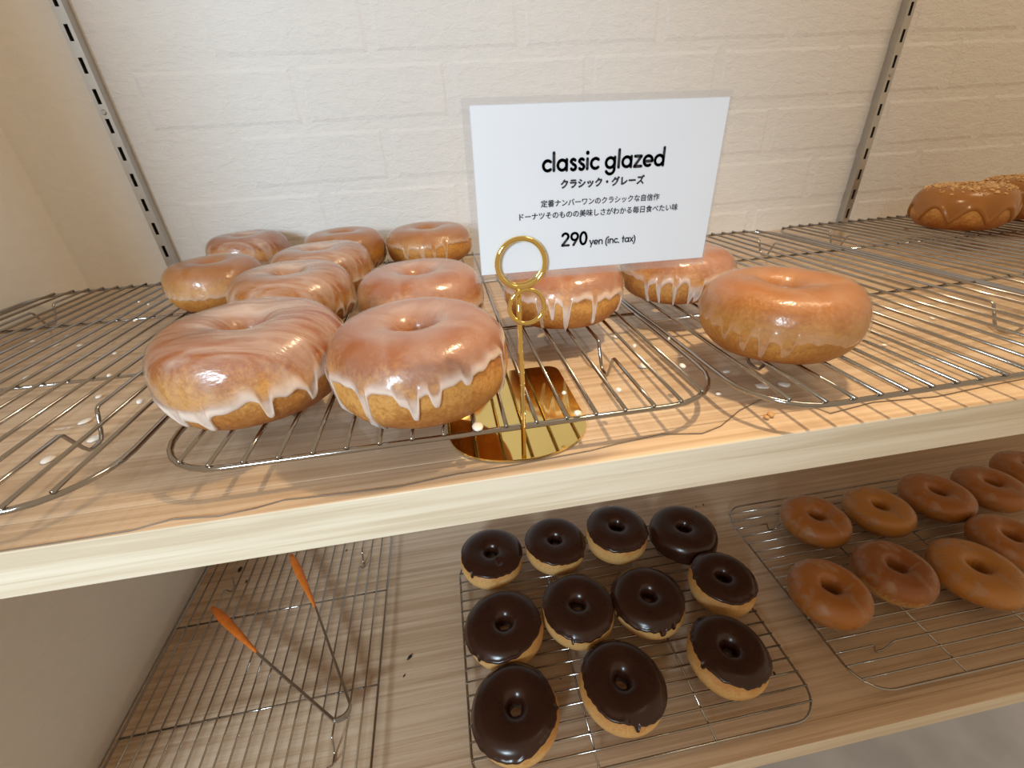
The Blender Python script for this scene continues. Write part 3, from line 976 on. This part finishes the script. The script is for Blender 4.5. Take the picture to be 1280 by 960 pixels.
arcp = [lerp(lerp(A0, mid, f), lerp(mid, B0, f), f) + Vector((0, 0, .0042)) for f in [k / 10 for k in range(11)]]
flat_bar('spring_bend', arcp, [.0042 + .0012 * math.sin(math.pi * k / 10) for k in range(11)], [.0008] * 11, M['steel'])
def grip(P0, P1):
    n = 14
    V, Fc = [], []
    t = (P1 - P0).normalized(); sd = Vector((-t.y, t.x, 0)).normalized()
    for i in range(n):
        f = i / (n - 1)
        w = 0.0016 + 0.0062 * math.sin(math.pi * .5 * min(1, f * 1.25)) ** 1.3 * (1 - .55 * max(0, f - .78) / .22)
        if i == n - 1: w *= .75
        hz = 0.0026
        c = lerp(P0, P1, f) + up * 1.3
        for k in range(10):
            a = 2 * math.pi * k / 10
            V.append(c + sd * w * .75 * math.cos(a) + Vector((0, 0, hz * math.sin(a))))
    for i in range(n - 1):
        for k in range(10):
            Fc.append((i * 10 + k, i * 10 + (k + 1) % 10, (i + 1) * 10 + (k + 1) % 10, (i + 1) * 10 + k))
    Fc.append(tuple(range(9, -1, -1))); Fc.append(tuple((n - 1) * 10 + k for k in range(10)))
    link('grip_end', mesh('grip_end', V, Fc, True), M['orange'], root)
grip(lerp(A1, A0, .06), A2)
grip(lerp(B1, B0, .06), B2)

# ------------------------------------------------------------------ drops and crumbs
rs = random.Random(9)
def blob(name, label, cat, group, p, sx, sy, sz, mat, rz=0):
    bm = bmesh.new()
    bmesh.ops.create_icosphere(bm, subdivisions=2, radius=1)
    for v in bm.verts:
        k = 1 + rs.uniform(-.14, .14)
        v.co = Vector((v.co.x * sx * k, v.co.y * sy * k, max(v.co.z, -.35) * sz + sz * .3))
    me = bpy.data.meshes.new(name); bm.to_mesh(me); bm.free()
    me.polygons.foreach_set('use_smooth', [True] * len(me.polygons))
    o = link(name, me, mat, None, p)
    o.rotation_euler.z = rz
    tag(o, label, cat, group)
    return o
on_sheet = [(60, 575, 3.6), (107, 527, 3.4), (120, 548, 3.6), (124, 496, 2), (36, 472, 3), (112, 419, 2.4), (86, 420, 3), (77, 407, 2.6), (41, 427, 2.6),
            (69, 432, 3), (137, 429, 2), (100, 432, 2), (163, 371, 2), (144, 442, 2), (770, 421, 2.6), (806, 457, 4), (898, 493, 1.4), (908, 465, 2.2),
            (980, 481, 3.4), (953, 483, 3), (668, 495, 2.4), (1105, 432, 1.6), (1060, 395, 2), (1165, 398, 2), (1188, 357, 2.2)]
for x, y, s in on_sheet:
    p = onz(x, y, 0.0008)
    s *= 0.001
    blob('glaze_drop', 'small dried white glaze drop on the clear sheet of the upper shelf', 'glaze drop', 'glaze drops on the clear sheet', p,
         s * rs.uniform(.8, 1.2), s * rs.uniform(.8, 1.5), .0010, M['drop'], rs.uniform(0, 3))
on_wire = [(137, 470, 1.3), (169, 401, 1.4), (186, 381, 1.3), (174, 378, 1.2), (176, 502, 1.9), (793, 433, 1.5), (853, 458, 1.8), (773, 488, 1.6), (836, 424, .9),
           (705, 492, 1.3), (722, 517, 1.9), (597, 534, 3.0)]
for x, y, s in on_wire:
    p = onz(x, y, RH + .0006)
    s *= 0.001
    blob('glaze_drop', 'small white glaze drop stuck on a wire of an upper rack', 'glaze drop', 'glaze drops on the wires', p,
         s * rs.uniform(.8, 1.2), s * rs.uniform(.9, 1.5), .0012, M['drop'], rs.uniform(-.4, .4))
for x, y, s in ((512, 822, 3.4), (505, 845, 1.6), (300, 712, 4.4), (308, 727, 2.2), (700, 847, 1.8), (968, 842, 2.0), (843, 788, 2.6), (825, 795, 2.2), (879, 631, 2.0), (870, 633, 1.4), (433, 688, 1.6)):
    p = onz(x, y, Z2 + .0008)
    s *= 0.001
    blob('chocolate_crumb', 'tiny dark chocolate crumb lying on the lower shelf', 'crumb', 'chocolate crumbs on the lower shelf', p,
         s * .6, s * 1.2, s * .5, M['crumb'], rs.uniform(-.8, .3))
for x, y, s in ((963, 519, 1.8), (958, 522, 1.4), (1133, 286, 2.6)):
    p = onz(x, y, .0008)
    s *= 0.001
    blob('dough_crumb', 'tiny golden dough crumb on the upper shelf', 'crumb', 'dough crumbs on the upper shelf', p, s, s * 1.2, s * .7, M['crumb_dough'])
